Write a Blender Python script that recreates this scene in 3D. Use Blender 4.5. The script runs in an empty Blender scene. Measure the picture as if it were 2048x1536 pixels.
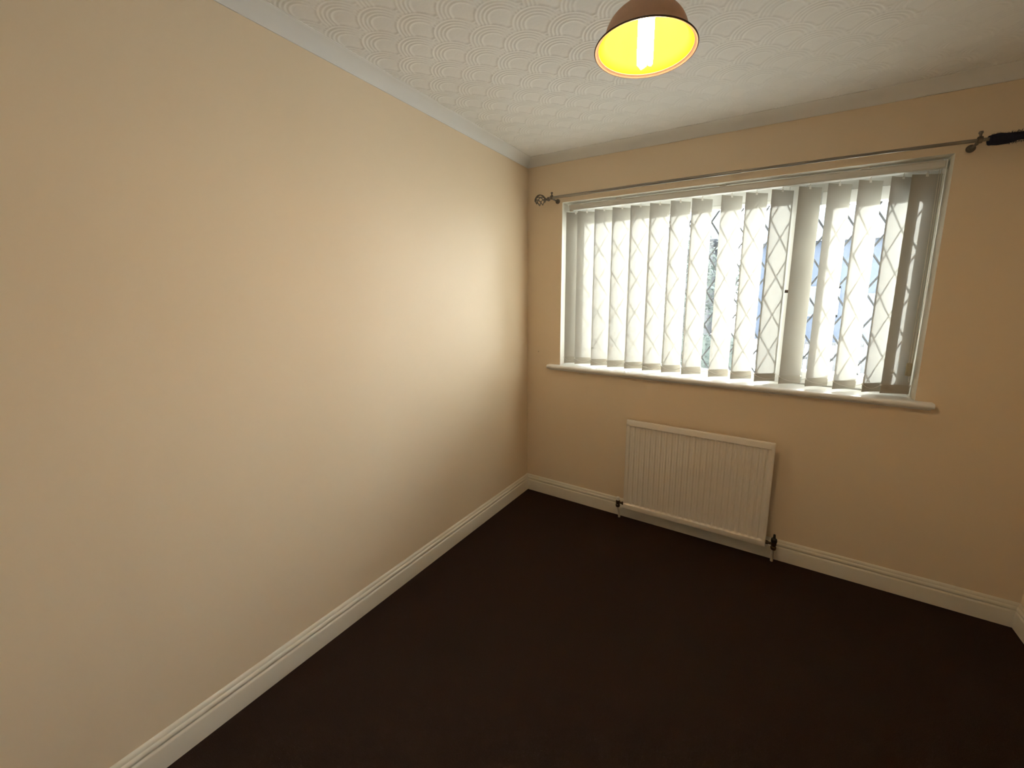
import bpy, math, random
import numpy as np
from mathutils import Vector, Matrix

random.seed(7)
SC = bpy.context.scene
COL = SC.collection
PI = math.pi

# ------------------------------------------------------------------ camera
FPX, PPX, PPY = 790.92, 61.06, -42.01          # focal length and principal point offset in pixels of the 2048 frame
cam_d = bpy.data.cameras.new('camera')
cam_d.sensor_fit = 'HORIZONTAL'
cam_d.sensor_width = 36.0
cam_d.lens = FPX / 2048 * 36.0
cam_d.shift_x = -PPX / 2048
cam_d.shift_y = PPY / 2048
cam_d.clip_start = 0.02
cam = bpy.data.objects.new('camera', cam_d)
COL.objects.link(cam)
cam.matrix_world = (Matrix.Translation((1.5307, -2.4459, 1.4564)) @ Matrix.Rotation(math.radians(29.838), 4, 'Z')
                    @ Matrix.Rotation(math.radians(80.665), 4, 'X') @ Matrix.Rotation(math.radians(0.441), 4, 'Z'))
SC.camera = cam

# ------------------------------------------------------------------ daylight and exposure
SKY_STRENGTH = 22.0
SUN_STRENGTH = 30.0
BULB_STRENGTH = 240.0
world = bpy.data.worlds.new('overcast_sky')
SC.world = world
world.use_nodes = True
wn = world.node_tree
wn.nodes.clear()
w_out = wn.nodes.new('ShaderNodeOutputWorld')
w_bg = wn.nodes.new('ShaderNodeBackground')
w_bg.inputs['Color'].default_value = (0.95, 0.97, 1.0, 1)
w_bg.inputs['Strength'].default_value = SKY_STRENGTH
wn.links.new(w_bg.outputs[0], w_out.inputs[0])
sun_d = bpy.data.lights.new('hazy_sun', 'SUN')
sun_d.energy = SUN_STRENGTH
sun_d.angle = math.radians(4)
sun_d.color = (0.97, 0.97, 0.98)
sun = bpy.data.objects.new('hazy_sun', sun_d)
COL.objects.link(sun)
sun.location = (6, 12, 6)
sun.rotation_euler = Vector((0.38, -1.0, -0.27)).to_track_quat('-Z', 'Y').to_euler()
SC.view_settings.view_transform = 'Standard'
SC.view_settings.look = 'None'
SC.view_settings.gamma = 1.0
SC.view_settings.use_curve_mapping = False
SC.view_settings.exposure = 0.18

# ------------------------------------------------------------------ helpers
WORLD = {}


def put(o, parent=None, world_loc=(0, 0, 0)):
    """link an object at a world position (no rotated parents)"""
    COL.objects.link(o)
    wl = Vector(world_loc)
    if parent is not None:
        o.parent = parent
        o.location = wl - WORLD[parent.name]
    else:
        o.location = wl
    WORLD[o.name] = wl
    return o


def tag(o, label=None, cat=None, group=None, kind=None):
    if label:
        o['label'] = label
    if cat:
        o['category'] = cat
    if group:
        o['group'] = group
    if kind:
        o['kind'] = kind
    return o


def empty(name, loc, parent=None, size=0.1):
    o = bpy.data.objects.new(name, None)
    o.empty_display_size = size
    return put(o, parent, loc)


class MB:
    def __init__(self):
        self.v, self.f, self.m = [], [], []

    def add(self, vs, fs, mi=0):
        n = len(self.v)
        self.v += [tuple(p) for p in vs]
        self.f += [tuple(i + n for i in f) for f in fs]
        self.m += [mi] * len(fs)
        return self

    def box(self, x0, x1, y0, y1, z0, z1, mi=0):
        vs = [(x, y, z) for z in (z0, z1) for y in (y0, y1) for x in (x0, x1)]
        fs = [(0, 2, 3, 1), (4, 5, 7, 6), (0, 1, 5, 4), (2, 6, 7, 3), (0, 4, 6, 2), (1, 3, 7, 5)]
        return self.add(vs, fs, mi)

    def cbox(self, x0, x1, y0, y1, z0, z1, c=0.003, mi=0):
        """box with chamfered edges"""
        xs, ys, zs = (x0, x1), (y0, y1), (z0, z1)
        vs, idx = [], {}
        for i in (0, 1):
            for j in (0, 1):
                for k in (0, 1):
                    sx, sy, sz = (1, -1)[i] * c, (1, -1)[j] * c, (1, -1)[k] * c
                    p = (xs[i], ys[j], zs[k])
                    for a, q in enumerate(((p[0], p[1] + sy, p[2] + sz), (p[0] + sx, p[1], p[2] + sz), (p[0] + sx, p[1] + sy, p[2]))):
                        idx[(i, j, k, a)] = len(vs)
                        vs.append(q)
        fs = []
        for s in (0, 1):
            fs.append([idx[(s, j, k, 0)] for j, k in ((0, 0), (1, 0), (1, 1), (0, 1))])
            fs.append([idx[(i, s, k, 1)] for i, k in ((0, 0), (1, 0), (1, 1), (0, 1))])
            fs.append([idx[(i, j, s, 2)] for i, j in ((0, 0), (1, 0), (1, 1), (0, 1))])
        for j in (0, 1):
            for k in (0, 1):
                fs.append([idx[(0, j, k, 1)], idx[(1, j, k, 1)], idx[(1, j, k, 2)], idx[(0, j, k, 2)]])
                fs.append([idx[(j, 0, k, 0)], idx[(j, 1, k, 0)], idx[(j, 1, k, 2)], idx[(j, 0, k, 2)]])
                fs.append([idx[(j, k, 0, 0)], idx[(j, k, 1, 0)], idx[(j, k, 1, 1)], idx[(j, k, 0, 1)]])
        for i in (0, 1):
            for j in (0, 1):
                for k in (0, 1):
                    fs.append([idx[(i, j, k, a)] for a in range(3)])
        return self.add(vs, fs, mi)

    def tube(self, pts, r, n=10, caps=True, mi=0):
        pts = [Vector(p) for p in pts]
        rs = r if isinstance(r, (list, tuple)) else [r] * len(pts)
        t0 = (pts[1] - pts[0]).normalized()
        up = Vector((0, 0, 1)) if abs(t0.z) < 0.9 else Vector((1, 0, 0))
        u = t0.cross(up).normalized()
        vs, fs = [], []
        for i, p in enumerate(pts):
            a, b = pts[max(i - 1, 0)], pts[min(i + 1, len(pts) - 1)]
            t = (b - a).normalized()
            u = (u - t * u.dot(t)).normalized()
            w = t.cross(u)
            for k in range(n):
                g = 2 * PI * k / n
                vs.append(p + (u * math.cos(g) + w * math.sin(g)) * rs[i])
        for i in range(len(pts) - 1):
            for k in range(n):
                fs.append((i * n + k, i * n + (k + 1) % n, (i + 1) * n + (k + 1) % n, (i + 1) * n + k))
        if caps:
            fs.append(tuple(range(n))[::-1])
            fs.append(tuple((len(pts) - 1) * n + k for k in range(n)))
        return self.add(vs, fs, mi)

    def lathe(self, prof, c, n=48, axis='Z', mi=0):
        """prof: (radius, height) pairs turned round an axis through c"""
        vs, fs = [], []
        for r, h in prof:
            for k in range(n):
                g = 2 * PI * k / n
                a, b = r * math.cos(g), r * math.sin(g)
                q = {'Z': (a, b, h), 'X': (h, a, b), 'Y': (b, h, a)}[axis]
                vs.append((c[0] + q[0], c[1] + q[1], c[2] + q[2]))
        for i in range(len(prof) - 1):
            for k in range(n):
                fs.append((i * n + k, i * n + (k + 1) % n, (i + 1) * n + (k + 1) % n, (i + 1) * n + k))
        return self.add(vs, fs, mi)

    def ball(self, c, r, n=16, squash=(1, 1, 1), mi=0):
        vs, fs = [], []
        m = n // 2
        for i in range(m + 1):
            th = PI * i / m
            for k in range(n):
                g = 2 * PI * k / n
                vs.append((c[0] + r * squash[0] * math.sin(th) * math.cos(g), c[1] + r * squash[1] * math.sin(th) * math.sin(g),
                           c[2] + r * squash[2] * math.cos(th)))
        for i in range(m):
            for k in range(n):
                fs.append((i * n + k, (i + 1) * n + k, (i + 1) * n + (k + 1) % n, i * n + (k + 1) % n))
        return self.add(vs, fs, mi)

    def mesh(self, name, mats, smooth=False, origin=(0, 0, 0)):
        me = bpy.data.meshes.new(name)
        o = Vector(origin)
        me.from_pydata([tuple(Vector(p) - o) for p in self.v], [], self.f)
        for m in (mats if isinstance(mats, (list, tuple)) else [mats]):
            me.materials.append(m)
        me.polygons.foreach_set('material_index', self.m)
        if smooth:
            me.polygons.foreach_set('use_smooth', [True] * len(me.polygons))
            me.set_sharp_from_angle(angle=math.radians(38))
        me.validate()
        me.update()
        return me

    def build(self, name, mats, parent=None, smooth=False, origin=None):
        if origin is None:
            origin = WORLD[parent.name] if parent is not None else (0, 0, 0)
        o = bpy.data.objects.new(name, self.mesh(name, mats, smooth, origin))
        return put(o, parent, origin)


def struct(o):
    o['kind'] = 'structure'
    return o


# ------------------------------------------------------------------ materials
def principled(name, color, rough=0.6, metal=0.0, spec=0.5, noise=None, bump=None, transl=0.0, tcol=None):
    """noise = (scale, amount): mottled colour; bump = (scale, strength, distance)"""
    m = bpy.data.materials.new(name)
    m.use_nodes = True
    nt = m.node_tree
    b = nt.nodes['Principled BSDF']
    b.inputs['Base Color'].default_value = (*color, 1)
    b.inputs['Roughness'].default_value = rough
    b.inputs['Metallic'].default_value = metal
    b.inputs['Specular IOR Level'].default_value = spec
    tc = nt.nodes.new('ShaderNodeTexCoord')
    geo = nt.nodes.new('ShaderNodeNewGeometry')
    if noise:
        nz = nt.nodes.new('ShaderNodeTexNoise')
        nz.inputs['Scale'].default_value = noise[0]
        nz.inputs['Detail'].default_value = 4
        nt.links.new(geo.outputs['Position'], nz.inputs['Vector'])
        mr = nt.nodes.new('ShaderNodeMapRange')
        mr.inputs['To Min'].default_value = 1 - noise[1]
        mr.inputs['To Max'].default_value = 1 + noise[1]
        nt.links.new(nz.outputs['Fac'], mr.inputs['Value'])
        mx = nt.nodes.new('ShaderNodeVectorMath')
        mx.operation = 'SCALE'
        mx.inputs[0].default_value = color
        nt.links.new(mr.outputs['Result'], mx.inputs['Scale'])
        nt.links.new(mx.outputs['Vector'], b.inputs['Base Color'])
    if bump:
        nz2 = nt.nodes.new('ShaderNodeTexNoise')
        nz2.inputs['Scale'].default_value = bump[0]
        nz2.inputs['Detail'].default_value = 3
        nt.links.new(geo.outputs['Position'], nz2.inputs['Vector'])
        bp = nt.nodes.new('ShaderNodeBump')
        bp.inputs['Strength'].default_value = bump[1]
        bp.inputs['Distance'].default_value = bump[2]
        nt.links.new(nz2.outputs['Fac'], bp.inputs['Height'])
        nt.links.new(bp.outputs['Normal'], b.inputs['Normal'])
    if transl > 0:
        out = nt.nodes['Material Output']
        tr = nt.nodes.new('ShaderNodeBsdfTranslucent')
        tr.inputs['Color'].default_value = (*(tcol or color), 1)
        ms = nt.nodes.new('ShaderNodeMixShader')
        ms.inputs['Fac'].default_value = transl
        nt.links.new(b.outputs[0], ms.inputs[1])
        nt.links.new(tr.outputs[0], ms.inputs[2])
        nt.links.new(ms.outputs[0], out.inputs['Surface'])
    return m


def emissive(name, color, strength):
    m = bpy.data.materials.new(name)
    m.use_nodes = True
    nt = m.node_tree
    nt.nodes.clear()
    out = nt.nodes.new('ShaderNodeOutputMaterial')
    e = nt.nodes.new('ShaderNodeEmission')
    e.inputs['Color'].default_value = (*color, 1)
    e.inputs['Strength'].default_value = strength
    nt.links.new(e.outputs[0], out.inputs['Surface'])
    return m


def pane_glass(name):
    m = bpy.data.materials.new(name)
    m.use_nodes = True
    nt = m.node_tree
    nt.nodes.clear()
    out = nt.nodes.new('ShaderNodeOutputMaterial')
    t = nt.nodes.new('ShaderNodeBsdfTransparent')
    t.inputs['Color'].default_value = (0.95, 0.98, 0.97, 1)
    g = nt.nodes.new('ShaderNodeBsdfGlossy')
    g.inputs['Roughness'].default_value = 0.02
    lw = nt.nodes.new('ShaderNodeFresnel')
    lw.inputs['IOR'].default_value = 1.35
    ms = nt.nodes.new('ShaderNodeMixShader')
    nt.links.new(lw.outputs[0], ms.inputs['Fac'])
    nt.links.new(t.outputs[0], ms.inputs[1])
    nt.links.new(g.outputs[0], ms.inputs[2])
    nt.links.new(ms.outputs[0], out.inputs['Surface'])
    return m


M = {
    'wall': principled('cream_wall_paint', (0.86, 0.70, 0.505), 0.55, spec=0.3, noise=(1.3, 0.012), bump=(420, 0.10, 0.0006)),
    'rear': principled('white_bounce_paint', (0.88, 0.86, 0.82), 0.55, spec=0.3, bump=(420, 0.10, 0.0006)),  # white picked for the unseen rear wall to bounce light into the room
    'reveal': principled('reveal_paint', (0.84, 0.80, 0.70), 0.5, spec=0.3, bump=(300, 0.08, 0.0005)),
    'ceiling': principled('ceiling_paint', (0.92, 0.90, 0.86), 0.7, spec=0.25, bump=(700, 0.18, 0.0008)),
    'cornice': principled('cornice_paint', (0.87, 0.85, 0.81), 0.6, spec=0.3),
    'gloss': principled('skirting_gloss', (0.80, 0.74, 0.62), 0.32, spec=0.5, bump=(60, 0.05, 0.001)),
    'carpet': principled('brown_carpet', (0.036, 0.021, 0.0165), 0.95, spec=0.05, noise=(420, 0.45), bump=(520, 0.9, 0.004)),
    'upvc': principled('white_upvc', (0.86, 0.87, 0.86), 0.3, spec=0.5),
    'sill': principled('sill_gloss', (0.90, 0.88, 0.84), 0.3, spec=0.5),
    'glass': pane_glass('window_glass'),
    'lead': principled('lead_strip', (0.085, 0.088, 0.095), 0.5, metal=0.0, spec=0.3),
    'slat': principled('blind_fabric', (0.44, 0.42, 0.37), 0.9, spec=0.05, bump=(900, 0.25, 0.0006), transl=0.066, tcol=(0.92, 0.89, 0.80)),
    'weight': principled('blind_weight_pocket', (0.44, 0.41, 0.35), 0.8, spec=0.05, transl=0.01, tcol=(0.85, 0.80, 0.68)),
    'rail': principled('headrail_aluminium', (0.80, 0.78, 0.74), 0.42, metal=0.1),
    'plastic': principled('white_plastic', (0.86, 0.85, 0.80), 0.35),
    'cord': principled('cord', (0.72, 0.68, 0.58), 0.8),
    'olive': principled('cord_weight_plastic', (0.42, 0.37, 0.25), 0.5),
    'radiator': principled('radiator_enamel', (0.88, 0.80, 0.69), 0.35, spec=0.5),
    'brass': principled('tarnished_brass', (0.075, 0.045, 0.022), 0.45, metal=0.6),
    'black': principled('black_plastic', (0.015, 0.012, 0.010), 0.5),
    'pipe': principled('painted_pipe', (0.60, 0.53, 0.42), 0.4),
    'pewter': principled('pewter_metal', (0.30, 0.27, 0.23), 0.35, metal=0.85),
    'pewter_dark': principled('dark_pewter_metal', (0.16, 0.135, 0.11), 0.4, metal=0.8),
    'navy': principled('navy_fluff', (0.032, 0.032, 0.050), 0.95, spec=0.05, noise=(300, 0.4)),
    'shade_out': principled('bronze_shade', (0.62, 0.385, 0.255), 0.6, metal=0.0, noise=(60, 0.1)),
    'shade_in': principled('gold_lining', (0.80, 0.50, 0.012), 0.8, spec=0.0),
    'shade_rim': principled('pale_rim', (0.105, 0.072, 0.060), 0.5, spec=0.1),
    'bulb': emissive('bulb_glow', (1.0, 0.72, 0.40), BULB_STRENGTH),
    'white_flex': principled('white_flex', (0.8, 0.78, 0.74), 0.5),
    'handle': principled('dark_handle', (0.05, 0.04, 0.035), 0.4, metal=0.5),
    'chip': principled('bare_plaster_chip', (0.22, 0.13, 0.07), 0.9),
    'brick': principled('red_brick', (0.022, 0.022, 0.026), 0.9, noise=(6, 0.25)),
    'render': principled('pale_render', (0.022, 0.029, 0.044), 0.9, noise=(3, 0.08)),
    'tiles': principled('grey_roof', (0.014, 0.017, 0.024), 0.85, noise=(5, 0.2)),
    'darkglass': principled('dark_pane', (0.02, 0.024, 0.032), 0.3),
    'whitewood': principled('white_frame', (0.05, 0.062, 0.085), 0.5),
    'paving': principled('grey_paving', (0.66, 0.65, 0.63), 0.9, noise=(4, 0.15)),
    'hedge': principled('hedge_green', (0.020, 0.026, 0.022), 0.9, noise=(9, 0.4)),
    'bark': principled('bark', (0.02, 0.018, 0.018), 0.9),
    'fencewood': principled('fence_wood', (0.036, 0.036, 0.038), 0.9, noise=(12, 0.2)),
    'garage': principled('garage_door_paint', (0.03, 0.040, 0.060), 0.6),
}

# ------------------------------------------------------------------ room shell
XR, YB, H = 2.616, -2.92, 2.378            # right wall, rear wall, ceiling height; left wall x = 0, window wall y = 0
WX0, WX1, WZ0, WZ1 = 0.270, 2.152, 0.970, 2.080
WT = 0.30

b = MB().box(-0.12, XR + 0.12, YB - 0.12, 0, -0.12, 0)
struct(b.build('floor', M['carpet']))

b = MB().box(-0.12, 0, YB - 0.12, 0, 0, H + 0.1)
struct(b.build('wall_left', M['wall']))
b = MB().box(XR, XR + 0.12, YB - 0.12, 0, 0, H + 0.1)
struct(b.build('wall_right', M['wall']))
b = MB().box(0, XR, YB - 0.12, YB, 0, H + 0.1)
struct(b.build('wall_rear', M['rear']))

# window wall: one mesh with the opening cut out, painted reveal
xs = [-0.12, WX0, WX1, XR + 0.12]
zs = [0.0, WZ0, WZ1, H + 0.1]
b = MB()
for y, flip in ((0.0, False), (WT, True)):
    for i in range(3):
        for k in range(3):
            if i == 1 and k == 1:
                continue
            q = [(xs[i], y, zs[k]), (xs[i + 1], y, zs[k]), (xs[i + 1], y, zs[k + 1]), (xs[i], y, zs[k + 1])]
            b.add(q[::-1] if flip else q, [(0, 1, 2, 3)], 0)
R4 = [(WX0, WZ0), (WX1, WZ0), (WX1, WZ1), (WX0, WZ1)]
for a in range(4):
    (xa, za), (xb, zb) = R4[a], R4[(a + 1) % 4]
    b.add([(xa, 0, za), (xa, WT, za), (xb, WT, zb), (xb, 0, zb)], [(0, 1, 2, 3)], 1)
O4 = [(xs[0], zs[0]), (xs[3], zs[0]), (xs[3], zs[3]), (xs[0], zs[3])]
for a in range(4):
    (xa, za), (xb, zb) = O4[a], O4[(a + 1) % 4]
    b.add([(xa, 0, za), (xb, 0, zb), (xb, WT, zb), (xa, WT, za)], [(0, 1, 2, 3)], 0)
wall_front = struct(b.build('wall_front', [M['wall'], M['reveal']]))
# chip of bare plaster by the corner
cp = MB()
cp.add([(0.0895, -0.0012, 1.069), (0.0945, -0.0015, 1.0725), (0.0975, -0.0012, 1.079), (0.093, -0.0016, 1.0765),
        (0.0895, 0.0, 1.069), (0.0945, 0.0, 1.0725), (0.0975, 0.0, 1.079), (0.093, 0.0, 1.0765)],
       [(0, 1, 2, 3), (7, 6, 5, 4), (0, 4, 5, 1), (1, 5, 6, 2), (2, 6, 7, 3), (3, 7, 4, 0)])
cp.build('paint_chip', M['chip'], wall_front)


# ceiling: a real height field of overlapping fans (four ridges each)
def ceiling_mesh():
    step = 0.0036
    nx = int(round(XR / step)) + 1
    ny = int(round(-YB / step)) + 1
    X = np.linspace(0, XR, nx)
    Y = np.linspace(YB, 0, ny)
    GX, GY = np.meshgrid(X, Y)
    PX, PY, R = 0.1845, 0.0838, 0.0935
    CX, CY = 0.386, -1.474
    h = np.zeros_like(GX)
    done = np.zeros(GX.shape, bool)
    ktop = np.floor((GY + R - CY) / PY).astype(int)
    for d in range(0, 4):
        k = ktop - d
        y0 = CY + k * PY
        off = np.where(k % 2 == 0, 0.0, PX / 2)
        x0 = CX + off + np.round((GX - CX - off) / PX) * PX
        r = np.hypot(GX - x0, GY - y0)
        inside = (r < R) & (~done)
        hh = np.zeros_like(h)
        for fr in (0.955, 0.81, 0.665, 0.52):
            hh += np.exp(-((r - fr * R) / 0.0036) ** 2)
        h = np.where(inside, hh, h)
        done |= inside
    rng = np.random.default_rng(3)
    Z = H - 0.0024 * h + rng.normal(0, 0.00009, h.shape)
    co = np.stack([GX, GY, Z], -1).reshape(-1, 3).astype(np.float32)
    i = np.arange(nx * ny).reshape(ny, nx)
    q = np.stack([i[:-1, :-1], i[1:, :-1], i[1:, 1:], i[:-1, 1:]], -1).reshape(-1, 4)
    me = bpy.data.meshes.new('ceiling')
    me.vertices.add(nx * ny)
    me.vertices.foreach_set('co', co.ravel())
    me.loops.add(q.size)
    me.loops.foreach_set('vertex_index', q.ravel().astype(np.int32))
    me.polygons.add(len(q))
    me.polygons.foreach_set('loop_start', np.arange(0, q.size, 4, dtype=np.int32))
    me.polygons.foreach_set('loop_total', np.full(len(q), 4, np.int32))
    me.polygons.foreach_set('use_smooth', np.ones(len(q), bool))
    me.update(calc_edges=True)
    me.materials.append(M['ceiling'])
    return me


ceil = struct(put(bpy.data.objects.new('ceiling', ceiling_mesh())))
cb = MB().box(0.0, XR, YB, 0, H + 0.012, H + 0.10)
cb.build('plasterboard', M['ceiling'], ceil)


def run(prof, side):
    """sweep a profile (distance from wall, z) along one wall with mitred ends"""
    b = MB()
    vs = []
    for end in (0, 1):
        for d, z in prof:
            if side == 'left':
                vs.append((d, (YB + d) if end == 0 else -d, z))
            elif side == 'right':
                vs.append((XR - d, (-d) if end == 0 else YB + d, z))
            elif side == 'front':
                vs.append((d if end == 0 else XR - d, -d, z))
            else:
                vs.append((XR - d if end == 0 else d, YB + d, z))
    n = len(prof)
    fs = [(i, i + 1, n + i + 1, n + i) for i in range(n - 1)]
    fs += [tuple(range(n))[::-1], tuple(range(n, 2 * n))]
    b.add(vs, fs)
    return b


# skirting board with a double ridge along its top
sk = [(0, 0), (0.018, 0), (0.018, 0.0735), (0.0172, 0.0765), (0.0150, 0.0785), (0.0118, 0.0805), (0.0112, 0.0835), (0.0135, 0.0850),
      (0.0155, 0.0880), (0.0162, 0.0925), (0.0152, 0.0975), (0.0128, 0.1010), (0.0095, 0.1030), (0.0092, 0.1050), (0.0088, 0.1090),
      (0.0070, 0.1140), (0.0040, 0.1170), (0.0, 0.1185)]
cove = [(0, 2.3285), (0.0040, 2.3285), (0.0048, 2.3320)]
for a in range(0, 11):
    t = a / 10 * PI / 2
    cove.append((0.0055 + 0.0500 * (0.45 * (1 - math.cos(t)) + 0.55 * a / 10), 2.3330 + 0.0405 * (0.45 * math.sin(t) + 0.55 * a / 10)))
cove += [(0.0560, 2.3742), (0.0590, 2.3745), (0.0598, H + 0.004), (0, H + 0.004)]
for n, side in enumerate(('left', 'front', 'right', 'rear')):
    struct(run(sk, side).build('baseboard_' + side, M['gloss'], smooth=True))
    struct(run(cove, side).build('trim_%d' % (n + 1), M['cornice'], smooth=True))

# ------------------------------------------------------------------ window: frame, panes with lead lattice, sill, handle
win = struct(empty('window_1', (1.21, 0.17, WZ0)))
FY0, FY1 = 0.150, 0.215
fr = MB()
GL = (0.338, 1.560, 1.020, 1.980)        # glass of the fixed light
GR = (1.700, 2.060, 1.068, 1.938)        # glass of the opening light
MX0, MX1 = GL[1], 1.632
fr.cbox(WX0 - 0.01, GL[0], FY0, FY1, 0.965, WZ1 + 0.01, 0.004)
fr.cbox(2.112, WX1 + 0.01, FY0, FY1, 0.965, WZ1 + 0.01, 0.004)
fr.cbox(GL[0], MX0, FY0, FY1, GL[3], WZ1 + 0.01, 0.004)
fr.cbox(MX1, 2.112, FY0, FY1, 2.004, WZ1 + 0.01, 0.004)
fr.cbox(GL[0], MX0, FY0, FY1, 0.965, GL[2], 0.004)
fr.cbox(MX1, 2.112, FY0, FY1, 0.965, 1.004, 0.004)
fr.cbox(MX0, MX1, FY0, FY1, 0.965, WZ1 + 0.01, 0.004)
fr.build('frame', M['upvc'], win)
bead = MB()
for (x0, x1, z0, z1) in (GL,):
    bead.cbox(x0 - 0.001, x1 + 0.001, 0.1435, FY0 + 0.022, z1 - 0.012, z1 + 0.012, 0.004)
    bead.cbox(x0 - 0.001, x1 + 0.001, 0.1435, FY0 + 0.022, z0 - 0.010, z0 + 0.010, 0.004)
    bead.cbox(x0 - 0.012, x0 + 0.010, 0.1440, FY0 + 0.022, z0, z1, 0.004)
    bead.cbox(x1 - 0.010, x1 + 0.012, 0.1440, FY0 + 0.022, z0, z1, 0.004)
bead.build('glazing_bead', M['upvc'], win)
ca = MB()
CY0, CY1 = 0.132, 0.196
ca.cbox(1.628, GR[0], CY0, CY1, 1.000, 2.008, 0.005)
ca.cbox(GR[1], 2.116, CY0, CY1, 1.000, 2.008, 0.005)
ca.cbox(GR[0], GR[1], CY0, CY1, GR[3], 2.008, 0.005)
ca.cbox(GR[0], GR[1], CY0, CY1, 1.000, GR[2], 0.005)
cas = ca.build('casement', M['upvc'], win)
hd = MB()
hd.cbox(1.652, 1.676, 0.121, CY0 + 0.001, 1.455, 1.545, 0.003)
hd.tube([(1.664, 0.123, 1.500), (1.664, 0.104, 1.500)], 0.008, 10)
hd.tube([(1.664, 0.106, 1.500), (1.640, 0.104, 1.500), (1.610, 0.106, 1.501), (1.583, 0.109, 1.502)], [0.008, 0.0075, 0.008, 0.0085], 10)
hd.build('handle', M['handle'], cas, smooth=True)
PXL, PZL = 0.128, 0.2025                   # diamond width and height of the lead lattice
strip_proto = {}


def lattice(pane, x0, x1, z0, z1, cx, cz, yg):
    """diagonal lead strips clipped to the pane rectangle, each its own strip"""
    s = PZL / PXL
    lo, hi = -40, 41
    for sgn in (1, -1):
        for k in range(lo, hi):
            # line z - cz = sgn*s*(x - cx) + k*PZL
            pts = []
            f = lambda x: cz + sgn * s * (x - cx) + k * PZL
            g = lambda z: cx + (z - cz - k * PZL) / (sgn * s)
            for x in (x0, x1):
                if z0 <= f(x) <= z1:
                    pts.append((x, f(x)))
            for z in (z0, z1):
                if x0 < g(z) < x1:
                    pts.append((g(z), z))
            if len(pts) < 2:
                continue
            pts.sort()
            (xa, za), (xb, zb) = pts[0], pts[-1]
            L = math.hypot(xb - xa, zb - za)
            if L < 0.02:
                continue
            ux, uz = (xb - xa) / L, (zb - za) / L
            wx, wz = -uz * 0.0046, ux * 0.0046
            yo = 0.0002 if sgn > 0 else 0.0
            m = MB()
            vs = []
            for (px, pz) in ((xa, za), (xb, zb)):
                vs += [(px + wx, yg - 0.002, pz + wz), (px + wx * 0.6, yg - 0.0036 - yo, pz + wz * 0.6),
                       (px - wx * 0.6, yg - 0.0036 - yo, pz - wz * 0.6), (px - wx, yg - 0.002, pz - wz)]
            m.add(vs, [(0, 4, 5, 1), (1, 5, 6, 2), (2, 6, 7, 3), (3, 7, 4, 0), (0, 1, 2, 3), (7, 6, 5, 4)])
            m.build('lead_strip', M['lead'], pane)


for (x0, x1, z0, z1), yg, cx in ((GL, 0.176, 1.1755), (GR, 0.160, 1.8065)):
    p = MB().box(x0 - 0.006, x1 + 0.006, yg - 0.002, yg + 0.002, z0 - 0.006, z1 + 0.006).build('pane', M['glass'], win)
    lattice(p, x0, x1, z0, z1, cx, 1.5030, yg)

# sill board with rounded nose and horns past the opening
sb = MB()
nose = [(0.19, WZ0), (0.19, 0.9925), (-0.036, 0.9925), (-0.043, 0.9905), (-0.0475, 0.986), (-0.049, 0.980), (-0.0475, 0.974), (-0.043, 0.969),
        (-0.036, 0.9665), (-0.006, 0.9665), (-0.006, 0.955), (-0.0005, 0.952), (-0.0005, WZ0)]
front = [(y, z) for y, z in nose if y < 0]
inn = [(-0.0005, 0.9925), (0.175, 0.9925), (0.175, WZ0 + 0.0005), (-0.0005, WZ0 + 0.0005)]
poly = [(-0.0005, 0.9925)] + [(y, z) for y, z in nose[2:]]
n = len(poly)
vs = [(0.186, y, z) for y, z in poly] + [(2.212, y, z) for y, z in poly]
fs = [(i, (i + 1) % n, n + (i + 1) % n, n + i) for i in range(n)] + [tuple(range(n))[::-1], tuple(range(n, 2 * n))]
sb.add(vs, fs)
sb.box(WX0 + 0.0005, WX1 - 0.0005, -0.0005, FY0 + 0.001, WZ0 + 0.0005, 0.9925)
sb.build('sill', M['sill'], win, smooth=True)

# ------------------------------------------------------------------ vertical blind
BY = 0.062
blind = tag(empty('vertical_blind', (1.22, BY, 2.078)), 'cream fabric vertical blind with tilted slats hanging in the window recess', 'blind')
rl = MB()
rl.cbox(0.303, 2.137, 0.044, 0.080, 2.0385, 2.0665, 0.002)
rl.box(0.310, 2.130, 0.050, 0.074, 2.0665, 2.0725)
rl.box(0.310, 2.130, 0.0435, 0.0805, 2.0350, 2.0385)
rail = rl.build('headrail', M['rail'], blind)
for xx in (0.2965, 2.1375):
    e = MB().cbox(xx, xx + 0.006, 0.0425, 0.082, 2.030, 2.069, 0.0015)
    if xx < 1:
        e.cbox(xx, xx + 0.030, 0.050, 0.074, 2.0255, 2.0345, 0.002)
    e.build('end_cap', M['plastic'], rail)
for xx in (0.62, 1.22, 1.84):
    MB().cbox(xx, xx + 0.03, 0.046, 0.078, 2.0725, 2.0795, 0.001).build('mounting_bracket', M['plastic'], rail)

hook_x = [0.340, 0.4215, 0.542, 0.6617, 0.779, 0.896, 1.0152, 1.1345, 1.2875, 1.408, 1.5272, 1.6465, 1.768, 1.887, 2.006, 2.0870]
SW, STOP, SBOT = 0.127, 2.0205, 1.0055
NX = 9


def slat_cross(i):
    t = i / (NX - 1) * 2 - 1
    return t * SW / 2, 0.0045 * (1 - t * t)


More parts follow.
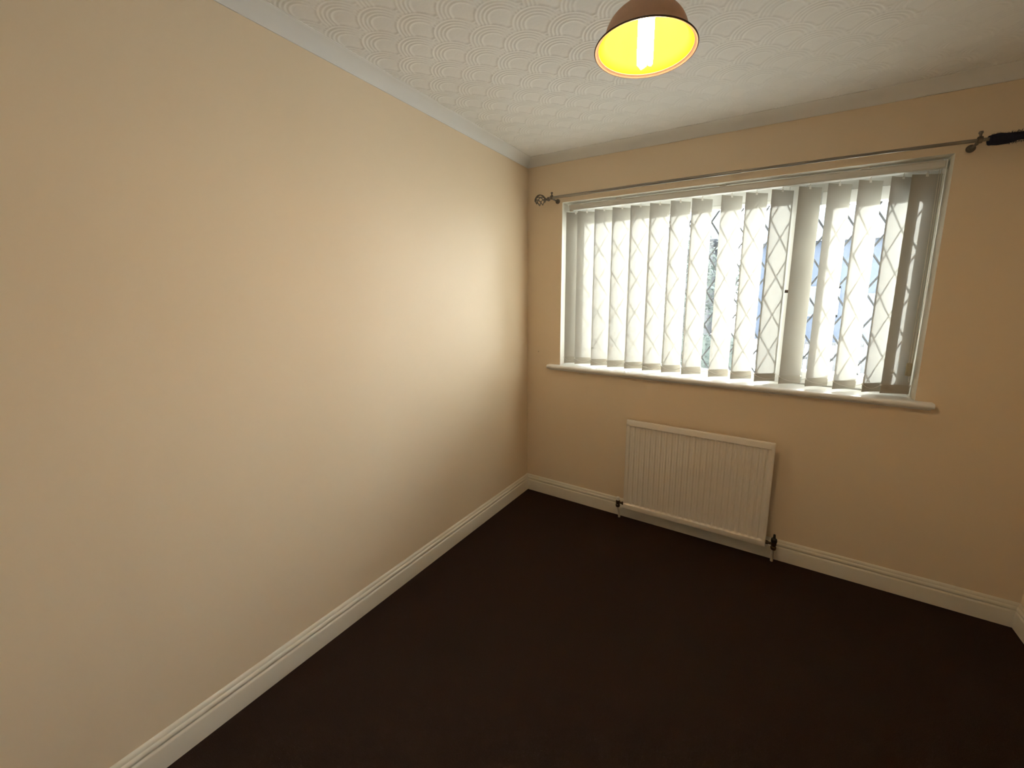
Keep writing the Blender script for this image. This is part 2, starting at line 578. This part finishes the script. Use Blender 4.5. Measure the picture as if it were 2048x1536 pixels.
smb = MB()
NZ = 14
SL = STOP - SBOT
for k in range(NZ + 1):
    z = -SL * k / NZ
    for i in range(NX):
        x, y = slat_cross(i)
        smb.v.append((x, y * (0.55 + 0.45 * min(1, k / 4)), z))
for k in range(NZ):
    for i in range(NX - 1):
        a = k * NX + i
        smb.f.append((a, a + 1, a + NX + 1, a + NX))
        smb.m.append(0)
slat_me = smb.mesh('slat', M['slat'], True)
wmb = MB()
pro = [slat_cross(i) for i in range(NX)]
ring = [(x, y - 0.0022) for x, y in pro] + [(x, y + 0.0022) for x, y in pro[::-1]]
n = len(ring)
for z in (-SL - 0.0006, -SL + 0.0015, -SL + 0.040, -SL + 0.043):
    g = 0.7 if z in (-SL - 0.0006, -SL + 0.043) else 1.0
    for j, (x, y) in enumerate(ring):
        yc = slat_cross(j if j < NX else n - 1 - j)[1]
        wmb.v.append((x, yc + (y - yc) * g, z))
for k in range(3):
    for j in range(n):
        wmb.f.append((k * n + j, k * n + (j + 1) % n, (k + 1) * n + (j + 1) % n, (k + 1) * n + j))
        wmb.m.append(0)
for k in (0, 3):
    for i in range(NX - 1):
        wmb.f.append((k * n + i, k * n + i + 1, k * n + n - 2 - i, k * n + n - 1 - i))
        wmb.m.append(0)
weight_me = wmb.mesh('bottom_weight', M['weight'], True)
nub_me = {}
for sg in (-1, 1):
    nub = MB().box(sg * SW / 2 - 0.0035, sg * SW / 2 + 0.0035, -0.002, 0.002, -SL + 0.036, -SL + 0.0445)
    nub_me[sg] = nub.mesh('chain_clip', M['plastic'])
hk = MB()
hk.box(-0.006, 0.006, 0.002, 0.0052, -0.010, 0.0045)
hk.tube([(0, 0.0035, 0.003), (0, 0.0035, 0.010), (0, 0.001, 0.0155)], 0.0022, 8)
hook_me = hk.mesh('hanger', M['plastic'], True)

rs = random.Random(4)
clips = []
for i, hx in enumerate(hook_x):
    th = math.radians(38 + rs.uniform(-2.5, 2.5))
    if i == 0:
        th = math.radians(36)
    if i == 15:
        th = math.radians(22)
    s = bpy.data.objects.new('slat', slat_me)
    put(s, blind, (hx, BY, STOP))
    s.rotation_euler = (0, 0, th)
    for nm, me in (('bottom_weight', weight_me), ('chain_clip', nub_me[-1]), ('chain_clip', nub_me[1]), ('hanger', hook_me)):
        c = bpy.data.objects.new(nm, me)
        COL.objects.link(c)
        c.parent = s
    clips.append([(hx + sg * (SW / 2 + 0.002) * math.cos(th), BY + sg * (SW / 2 + 0.002) * math.sin(th), SBOT + 0.040) for sg in (-1, 1)])
for i in range(len(clips) - 1):
    for s in (0, 1):
        a, c = Vector(clips[i][s]), Vector(clips[i + 1][s])
        pts = []
        for k in range(9):
            t = k / 8
            q = a.lerp(c, t)
            q.z -= 0.019 * 4 * t * (1 - t)
            pts.append(q)
        MB().tube(pts, 0.0009, 5).build('bottom_chain', M['plastic'], blind, smooth=True)
for dx, dy in ((0.0, 0.0), (0.009, 0.004)):
    MB().tube([(2.121 + dx, 0.050 + dy, 2.034), (2.1225 + dx, 0.049 + dy, 1.6), (2.121 + dx, 0.050 + dy, 1.158)], 0.0012, 6).build('pull_cord', M['cord'], blind, smooth=True)
MB().tube([(2.141, 0.058, 2.034), (2.1425, 0.058, 1.5), (2.1385, 0.060, 1.075), (2.136, 0.064, 1.068), (2.1345, 0.068, 1.075), (2.1395, 0.066, 1.5),
           (2.139, 0.066, 2.034)], 0.0013, 6).build('bead_chain', M['plastic'], blind, smooth=True)
cw = MB()
cw.lathe([(0.0, 1.100), (0.0100, 1.100), (0.0115, 1.102), (0.0115, 1.158), (0.0095, 1.162), (0.0, 1.162)], (2.125, 0.051, 0), 16)
cw.build('cord_weight', M['olive'], blind, smooth=True)

# ------------------------------------------------------------------ curtain pole
PY_, PZ_ = -0.085, 2.098
pole = tag(empty('curtain_pole', (1.2, PY_, PZ_)), 'thin pewter telescopic curtain pole with cage finial above the window', 'curtain pole')
MB().tube([(0.205, PY_, PZ_ - 0.004), (0.8, PY_, PZ_ + 0.001), (1.335, PY_, PZ_ + 0.002)], 0.0085, 14).build('outer_tube', M['pewter'], pole, smooth=True)
MB().tube([(1.330, PY_, PZ_ + 0.002), (1.9, PY_, PZ_ + 0.001), (2.56, PY_, PZ_ - 0.006)], 0.0068, 14).build('inner_tube', M['pewter'], pole, smooth=True)
FC = Vector((0.150, PY_, PZ_ - 0.009))
fi = MB()
fi.lathe([(0.0, 0.072), (0.0085, 0.072), (0.0125, 0.066), (0.0125, 0.058), (0.0080, 0.052), (0.0070, 0.044), (0.0115, 0.040), (0.0115, 0.034), (0.0, 0.032)],
         FC, 16, 'X')
fin = fi.build('finial', M['pewter_dark'], pole, smooth=True)
for k in range(6):
    pts = []
    for j in range(17):
        t = j / 16
        ang = 2 * PI * k / 6 + t * PI * 0.9
        r = 0.034 * math.sin(PI * (0.06 + 0.88 * t)) ** 0.8
        pts.append((FC.x + 0.036 - 0.072 * t, FC.y + r * math.cos(ang), FC.z + r * math.sin(ang)))
    MB().tube(pts, 0.0030, 8).build('cage_wire', M['pewter_dark'], fin, smooth=True)
MB().ball((FC.x - 0.037, FC.y, FC.z), 0.0065, 12).build('end_knob', M['pewter_dark'], fin, smooth=True)
for bx in (0.236, 2.196):
    br = MB()
    br.lathe([(0.0, -0.008), (0.013, -0.008), (0.0155, -0.005), (0.0155, 0.0), (0.0, 0.0)], (bx, 0, PZ_ - 0.009), 18, 'Y')
    br.tube([(bx, -0.007, PZ_ - 0.009), (bx, -0.060, PZ_ - 0.008)], 0.0052, 10)
    br.lathe([(0.0088, -0.008), (0.0125, -0.007), (0.0135, 0.0), (0.0125, 0.007), (0.0088, 0.008)], (bx, PY_, PZ_ - 0.001), 18, 'X')
    br.tube([(bx, -0.058, PZ_ - 0.008), (bx, -0.074, PZ_ - 0.004)], 0.0065, 10)
    br.tube([(bx, PY_, PZ_ + 0.010), (bx, PY_ - 0.001, PZ_ + 0.024)], 0.0042, 10)
    br.lathe([(0.0, 0.022), (0.0065, 0.022), (0.0075, 0.025), (0.0065, 0.031), (0.0, 0.032)], (bx, PY_, PZ_), 12)
    br.build('bracket', M['pewter_dark'], pole, smooth=True)

# fluffy dark cloth wound on the far end of the pole
fl = tag(empty('fluffy_wrap', (2.40, PY_, 2.09)), 'dark navy fluffy cloth wrapped around the end of the curtain pole', 'cloth')
rf = random.Random(11)
core, rad = [], []
for j in range(26):
    t = j / 25
    x = 2.222 + 0.352 * t
    core.append((x, PY_ + 0.003 * math.sin(9 * t), 2.0895 + 0.0065 * min(1, t * 2.4) - 0.004 * t + 0.0015 * math.sin(31 * t)))
    rad.append(0.0180 + 0.003 * math.sin(17 * t) + rf.uniform(-0.0015, 0.0015))
cc = MB()
cc.tube(core, rad, 16, caps=False)
hole = [(x, PY_, PZ_ + 0.001 - 0.007 * (x - 1.9) / 0.66) for x, y, z in core]
cc.tube(hole, 0.0086, 16, caps=False)
for e in (0, len(core) - 1):
    for k in range(16):
        a0, a1 = e * 16 + k, e * 16 + (k + 1) % 16
        cc.f.append((a0, a1, a1 + 16 * len(core), a0 + 16 * len(core)))
        cc.m.append(0)
cc.build('cloth_core', M['navy'], fl, smooth=True)
fb = MB()
for j in range(1500):
    t = rf.random()
    k = min(24, int(t * 25))
    c = Vector(core[k]).lerp(Vector(core[k + 1]), t * 25 - k)
    a = rf.uniform(0, 2 * PI)
    d = Vector((rf.uniform(-0.7, 0.9), math.cos(a), math.sin(a))).normalized()
    p0 = c + Vector((0, math.cos(a), math.sin(a))) * 0.0172
    p1 = p0 + d * rf.uniform(0.005, 0.0115)
    w = d.cross(Vector((rf.random(), rf.random(), rf.random()))).normalized() * 0.0008
    w2 = d.cross(w).normalized() * 0.0008
    fb.add([p0 + w, p0 - w * 0.5 + w2, p0 - w * 0.5 - w2, p1], [(0, 1, 3), (1, 2, 3), (2, 0, 3)])
tag(fb.build('fibres', M['navy'], fl), kind='stuff')

# ------------------------------------------------------------------ radiator
RX0, RX1, RZ0, RZ1 = 0.796, 1.612, 0.100, 0.701
RF = -0.092                                     # front plane of the panel
rad_o = tag(empty('radiator', (1.204, -0.06, RZ0)), 'white ribbed panel radiator on the wall below the window', 'radiator')
NR = 24
pitch = (RX1 - RX0 - 0.030) / NR
xs_ = [RX0, RX0 + 0.0015, RX0 + 0.004]
xs_ += [RX0 + 0.015 + pitch * (k + s / 8) for k in range(NR) for s in range(8)] + [RX1 - 0.015, RX1 - 0.004, RX1 - 0.0015, RX1]
zs_ = [RZ0, RZ0 + 0.0015, RZ0 + 0.004, RZ0 + 0.030, RZ0 + 0.0312, RZ0 + 0.034, RZ0 + 0.0365, RZ0 + 0.0385, RZ0 + 0.050]
zs_ += list(np.linspace(RZ0 + 0.075, RZ1 - 0.080, 8)) + [RZ1 - 0.058, RZ1 - 0.048, RZ1 - 0.0400, RZ1 - 0.0385, RZ1 - 0.0360, RZ1 - 0.0352, RZ1 - 0.004, RZ1 - 0.0015, RZ1]


def rib_depth(x, z):
    u = (x - RX0 - 0.015) / pitch
    if 0 <= u <= NR:
        ph = u % 1.0
        f = 0.5 - 0.5 * math.cos(2 * PI * ph)           # 0 at rib crest edges, 1 mid groove
        f = min(1, max(0, (f - 0.15) / 0.7))
        f = f * f * (3 - 2 * f)
        d = 0.0050 + 0.0075 * f
    else:
        d = 0.0
    zt, zb = RZ1 - z, z - RZ0
    up = min(1, max(0, (zt - 0.0355) / 0.003))
    lo = min(1, max(0, (zb - 0.031) / 0.007))
    return d * up * lo


pm = MB()
nx_, nz_ = len(xs_), len(zs_)
for z in zs_:
    for x in xs_:
        e = min(x - RX0, RX1 - x, z - RZ0, RZ1 - z)
        y = RF + rib_depth(x, z) + (0.004 if e < 0.001 else 0.0012 if e < 0.003 else 0)
        pm.v.append((x, y, z))
for k in range(nz_ - 1):
    for i in range(nx_ - 1):
        a = k * nx_ + i
        pm.f.append((a, a + 1, a + nx_ + 1, a + nx_))
        pm.m.append(0)
for x in (RX0, RX1):
    pm.add([(x, RF + 0.004, RZ0), (x, RF + 0.014, RZ0), (x, RF + 0.014, RZ1), (x, RF + 0.004, RZ1)], [(0, 1, 2, 3)])
for z in (RZ0, RZ1):
    pm.add([(RX0, RF + 0.004, z), (RX1, RF + 0.004, z), (RX1, RF + 0.014, z), (RX0, RF + 0.014, z)], [(0, 1, 2, 3)])
pm.build('front_panel', M['radiator'], rad_o, smooth=True)
MB().cbox(RX0, RX1, RF + 0.0135, RF + 0.024, RZ0 + 0.001, RZ1 - 0.001, 0.002).build('water_panel', M['radiator'], rad_o)
cv = MB()
for k in range(NR - 2):
    x = RX0 + 0.05 + pitch * (k + 0.3)
    cv.box(x, x + 0.012, RF + 0.024, RF + 0.052, RZ0 + 0.06, RZ1 - 0.06)
cv.build('convector_fins', M['radiator'], rad_o)
for x in (RX0 + 0.12, RX1 - 0.15):
    MB().cbox(x, x + 0.03, RF + 0.050, -0.0012, RZ0 + 0.08, RZ1 - 0.08, 0.002).build('wall_bracket', M['radiator'], rad_o)
VZ = RZ0 + 0.026
for sgn, vx, edge in ((-1, 0.757, RX0), (1, 1.652, RX1)):
    y0 = RF + 0.014
    v = MB()
    v.tube([(edge - sgn * 0.004, y0, VZ), (edge + sgn * 0.012, y0, VZ)], 0.0105, 12)
    v.tube([(edge + sgn * 0.010, y0, VZ), (vx, y0, VZ)], 0.0075, 12)
    v.lathe([(0.0, -0.032), (0.0125, -0.032), (0.0145, -0.026), (0.0145, -0.016), (0.0105, -0.012), (0.0135, -0.006), (0.0135, 0.012), (0.0100, 0.016), (0.0, 0.016)],
            (vx, y0, VZ), 16)
    vo = v.build('valve', M['brass'], rad_o, smooth=True)
    if sgn > 0:
        MB().lathe([(0.0, 0.012), (0.0150, 0.012), (0.0160, 0.016), (0.0145, 0.030), (0.0075, 0.036), (0.0055, 0.056), (0.0, 0.058)], (vx, y0, VZ), 16).build(
            'valve_cap', M['black'], vo, smooth=True)
    else:
        MB().lathe([(0.0, 0.012), (0.0105, 0.012), (0.0115, 0.015), (0.0100, 0.034), (0.0, 0.036)], (vx, y0, VZ), 16).build(
            'valve_cap', M['plastic'], vo, smooth=True)
    MB().tube([(vx, -0.040, 0.0), (vx, -0.042, 0.03), (vx, -0.056, 0.062), (vx, y0 + 0.006, 0.082), (vx, y0, VZ - 0.022)], 0.0078, 12).build('pipe', M['pipe'], rad_o, smooth=True)

# ------------------------------------------------------------------ pendant light
LX, LY, LZ = 1.2200, -1.4323, 2.030             # centre of the shade's rim
RR = 0.1180
lamp = tag(empty('pendant_light', (LX, LY, H)), 'bronze dome pendant light with gold lining and lit bulb on the ceiling', 'pendant light')
c0 = (LX, LY, LZ)
MB().lathe([(0.0, H + 0.001 - LZ), (0.048, H + 0.001 - LZ), (0.048, H - 0.006 - LZ), (0.040, H - 0.020 - LZ), (0.018, H - 0.030 - LZ), (0.006, H - 0.036 - LZ), (0.0, H - 0.036 - LZ)],
           c0, 32).build('ceiling_rose', M['white_flex'], lamp, smooth=True)
MB().tube([(LX, LY, H - 0.034), (LX, LY, LZ + 0.205)], 0.0032, 10).build('flex', M['white_flex'], lamp, smooth=True)
MB().lathe([(0.0, 0.208), (0.008, 0.206), (0.013, 0.196), (0.020, 0.186), (0.022, 0.160), (0.022, 0.120), (0.019, 0.070), (0.0, 0.068)], c0, 24).build(
    'lampholder', M['white_flex'], lamp, smooth=True)
outer = [(0.0225, 0.150), (0.026, 0.150), (0.029, 0.146), (0.029, 0.100), (0.0335, 0.091)]
for k in range(0, 17):
    t = math.asin(0.0335 / 0.0955) + (PI / 2 - math.asin(0.0335 / 0.0955)) * k / 16
    outer.append((0.0955 * math.sin(t), 0.022 + 0.072 * math.cos(t)))
outer += [(0.0975, 0.0165), (0.1020, 0.0115), (0.1090, 0.0070), (0.1150, 0.0030), (RR, 0.0010)]
shade = MB().lathe(outer, c0, 72).build('shade', M['shade_out'], lamp, smooth=True)
inner = [(r - 0.0016, z - 0.0012) for r, z in outer[4:-5]]
inner += [(0.0955, 0.0155), (0.1000, 0.0102), (0.1050, 0.0062), (0.1085, 0.0046)]
MB().lathe([(0.0225, 0.091)] + inner, c0, 72).build('gold_lining', M['shade_in'], shade, smooth=True)
bead_p = [(0.1085, 0.0046), (0.1085, 0.0030), (0.1135, 0.0014)]
bead_p += [(RR - 0.0014 + 0.0018 * math.cos(g), 0.0006 + 0.0018 * math.sin(g)) for g in [math.radians(d) for d in range(200, 481, 28)]]
MB().lathe(bead_p, c0, 72).build('rim', M['shade_rim'], shade, smooth=True)
bulb_o = MB().lathe([(0.0, 0.100), (0.016, 0.100), (0.0175, 0.094), (0.0175, 0.072), (0.0, 0.070)], c0, 24).build('bulb', M['plastic'], lamp, smooth=True)
for k in range(3):
    a = 2 * PI * k / 3 + 0.3
    pts = []
    ca_, sa_ = math.cos(a), math.sin(a)
    for j in range(13):
        t = j / 12
        if t < 0.4:
            off, z = -0.0068, 0.074 - (0.074 + 0.021) * t / 0.4
        elif t > 0.6:
            off, z = 0.0068, -0.021 + (0.074 + 0.021) * (t - 0.6) / 0.4
        else:
            g = (t - 0.4) / 0.2 * PI
            off, z = -0.0068 * math.cos(g), -0.021 - 0.0068 * math.sin(g)
        pts.append((LX + ca_ * 0.0125 - sa_ * off, LY + sa_ * 0.0125 + ca_ * off, LZ + z))
    MB().tube(pts, 0.0058, 10).build('glow_tube', M['bulb'], bulb_o, smooth=True)

# ------------------------------------------------------------------ outside
GZ = -0.35
g = MB().box(-40, 45, 0.30, 70, GZ - 0.2, GZ)
tag(struct(g.build('ground', M['paving'])))


def house(x0, x1, y0, eave, ridge, wall_m, label, garage=False):
    h = tag(empty('house', ((x0 + x1) / 2, y0, GZ)), label, 'house')
    dep = 8.0
    MB().box(x0, x1, y0, y0 + dep, GZ, eave).build('wall', M[wall_m], h)
    r = MB()
    ov = 0.35
    r.add([(x0 - ov, y0 - ov, eave - 0.1), (x1 + ov, y0 - ov, eave - 0.1), (x1 + ov, y0 + dep + ov, eave - 0.1), (x0 - ov, y0 + dep + ov, eave - 0.1),
           (x0 - ov, y0 + dep / 2, ridge), (x1 + ov, y0 + dep / 2, ridge)], [(0, 1, 5, 4), (2, 3, 4, 5), (0, 4, 3), (1, 2, 5), (3, 2, 1, 0)])
    roof = r.build('roof', M['tiles'], h)
    MB().box(x0 + 1.2, x0 + 1.9, y0 + dep / 2 - 0.4, y0 + dep / 2 + 0.4, ridge - 0.8, ridge + 0.9).build('chimney', M['brick'], roof)
    W = x1 - x0
    for zf in (0.75, 3.1):
        if zf + 1.3 > eave:
            continue
        for fx in (0.10, 0.56):
            a, c = x0 + W * fx, x0 + W * fx + W * 0.30
            w = MB()
            for (p, q, s, t) in ((a, c, zf, zf + 0.09), (a, c, zf + 1.2, zf + 1.29), (a, a + 0.09, zf, zf + 1.29), (c - 0.09, c, zf, zf + 1.29),
                                 ((a + c) / 2 - 0.05, (a + c) / 2 + 0.05, zf, zf + 1.29)):
                w.box(p, q, y0 - 0.05, y0 + 0.02, s, t)
            wo = w.build('window', M['whitewood'], h)
            MB().box(a + 0.08, c - 0.08, y0 - 0.01, y0 + 0.02, zf + 0.08, zf + 1.21).build('window_pane', M['darkglass'], wo)
    d = MB().box(x0 + W * 0.43, x0 + W * 0.43 + 0.95, y0 - 0.04, y0 + 0.02, GZ, GZ + 2.1).build('door', M['garage'], h)
    return h


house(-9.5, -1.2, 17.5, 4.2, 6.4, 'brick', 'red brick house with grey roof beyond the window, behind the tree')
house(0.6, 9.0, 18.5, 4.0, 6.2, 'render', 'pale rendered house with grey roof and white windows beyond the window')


def leafball(name, c, r, sq, mat, parent, nleaf, leaf, seed):
    q = random.Random(seed)
    m = MB()
    for _ in range(nleaf):
        th, ph = q.uniform(0, 2 * PI), math.acos(q.uniform(-1, 1))
        rr = r * (q.random() ** 0.4)
        p = Vector((c[0] + rr * sq[0] * math.sin(ph) * math.cos(th), c[1] + rr * sq[1] * math.sin(ph) * math.sin(th), c[2] + rr * sq[2] * math.cos(ph)))
        u = Vector((q.uniform(-1, 1), q.uniform(-1, 1), q.uniform(-1, 1))).normalized()
        w = u.orthogonal().normalized()
        s = leaf * q.uniform(0.6, 1.3)
        m.add([p - u * s, p + w * s * 0.45, p + u * s, p - w * s * 0.45], [(0, 1, 2, 3)])
    return m.build(name, mat, parent)


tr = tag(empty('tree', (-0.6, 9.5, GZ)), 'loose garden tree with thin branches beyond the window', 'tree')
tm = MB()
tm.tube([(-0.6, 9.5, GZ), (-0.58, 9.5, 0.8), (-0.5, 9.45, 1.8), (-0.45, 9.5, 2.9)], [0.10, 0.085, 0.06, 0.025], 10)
qb = random.Random(5)
for k in range(16):
    z = qb.uniform(0.5, 2.5)
    a = qb.uniform(0, 2 * PI)
    L = qb.uniform(0.6, 1.2)
    p = Vector((-0.53, 9.48, z))
    tm.tube([p, p + Vector((math.cos(a) * L * 0.5, math.sin(a) * L * 0.5, L * 0.45)), p + Vector((math.cos(a) * L, math.sin(a) * L, L * 0.7))], [0.03, 0.018, 0.006], 6)
tm.build('trunk', M['bark'], tr, smooth=True)
tag(leafball('foliage', (-0.5, 9.5, 1.9), 1.35, (1.1, 1.0, 0.95), M['hedge'], tr, 1700, 0.085, 3), kind='stuff')
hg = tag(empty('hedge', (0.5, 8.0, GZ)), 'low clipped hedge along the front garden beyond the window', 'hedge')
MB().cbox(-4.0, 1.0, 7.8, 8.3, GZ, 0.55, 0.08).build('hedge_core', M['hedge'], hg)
hl = MB()
for _ in range(2600):
    p = Vector((qb.uniform(-4.02, 1.02), 7.79 + (0.5 if qb.random() < 0.2 else 0) + qb.uniform(-0.04, 0.03), qb.uniform(GZ, 0.58)))
    if qb.random() < 0.3:
        p = Vector((p.x, qb.uniform(7.8, 8.3), 0.56 + qb.uniform(-0.02, 0.04)))
    u = Vector((qb.uniform(-1, 1), qb.uniform(-1, 1), qb.uniform(-1, 1))).normalized()
    w = u.orthogonal().normalized()
    hl.add([p - u * 0.04, p + w * 0.02, p + u * 0.04, p - w * 0.02], [(0, 1, 2, 3)])
tag(hl.build('leaves', M['hedge'], hg), kind='stuff')
fe = tag(empty('fence', (3.2, 10.0, GZ)), 'low wooden slat fence in front of the pale house', 'fence')
for k in range(22):
    x = 1.3 + 0.19 * k
    MB().cbox(x, x + 0.12, 9.98, 10.005, GZ, 0.45 + 0.02 * (k % 2), 0.006).build('slat', M['fencewood'], fe)
for z in (-0.1, 0.3):
    MB().cbox(1.25, 5.6, 10.005, 10.05, z, z + 0.08, 0.006).build('rail', M['fencewood'], fe)
for x in (1.25, 3.3, 5.5):
    MB().cbox(x, x + 0.09, 10.05, 10.14, GZ, 0.55, 0.008).build('post', M['fencewood'], fe)
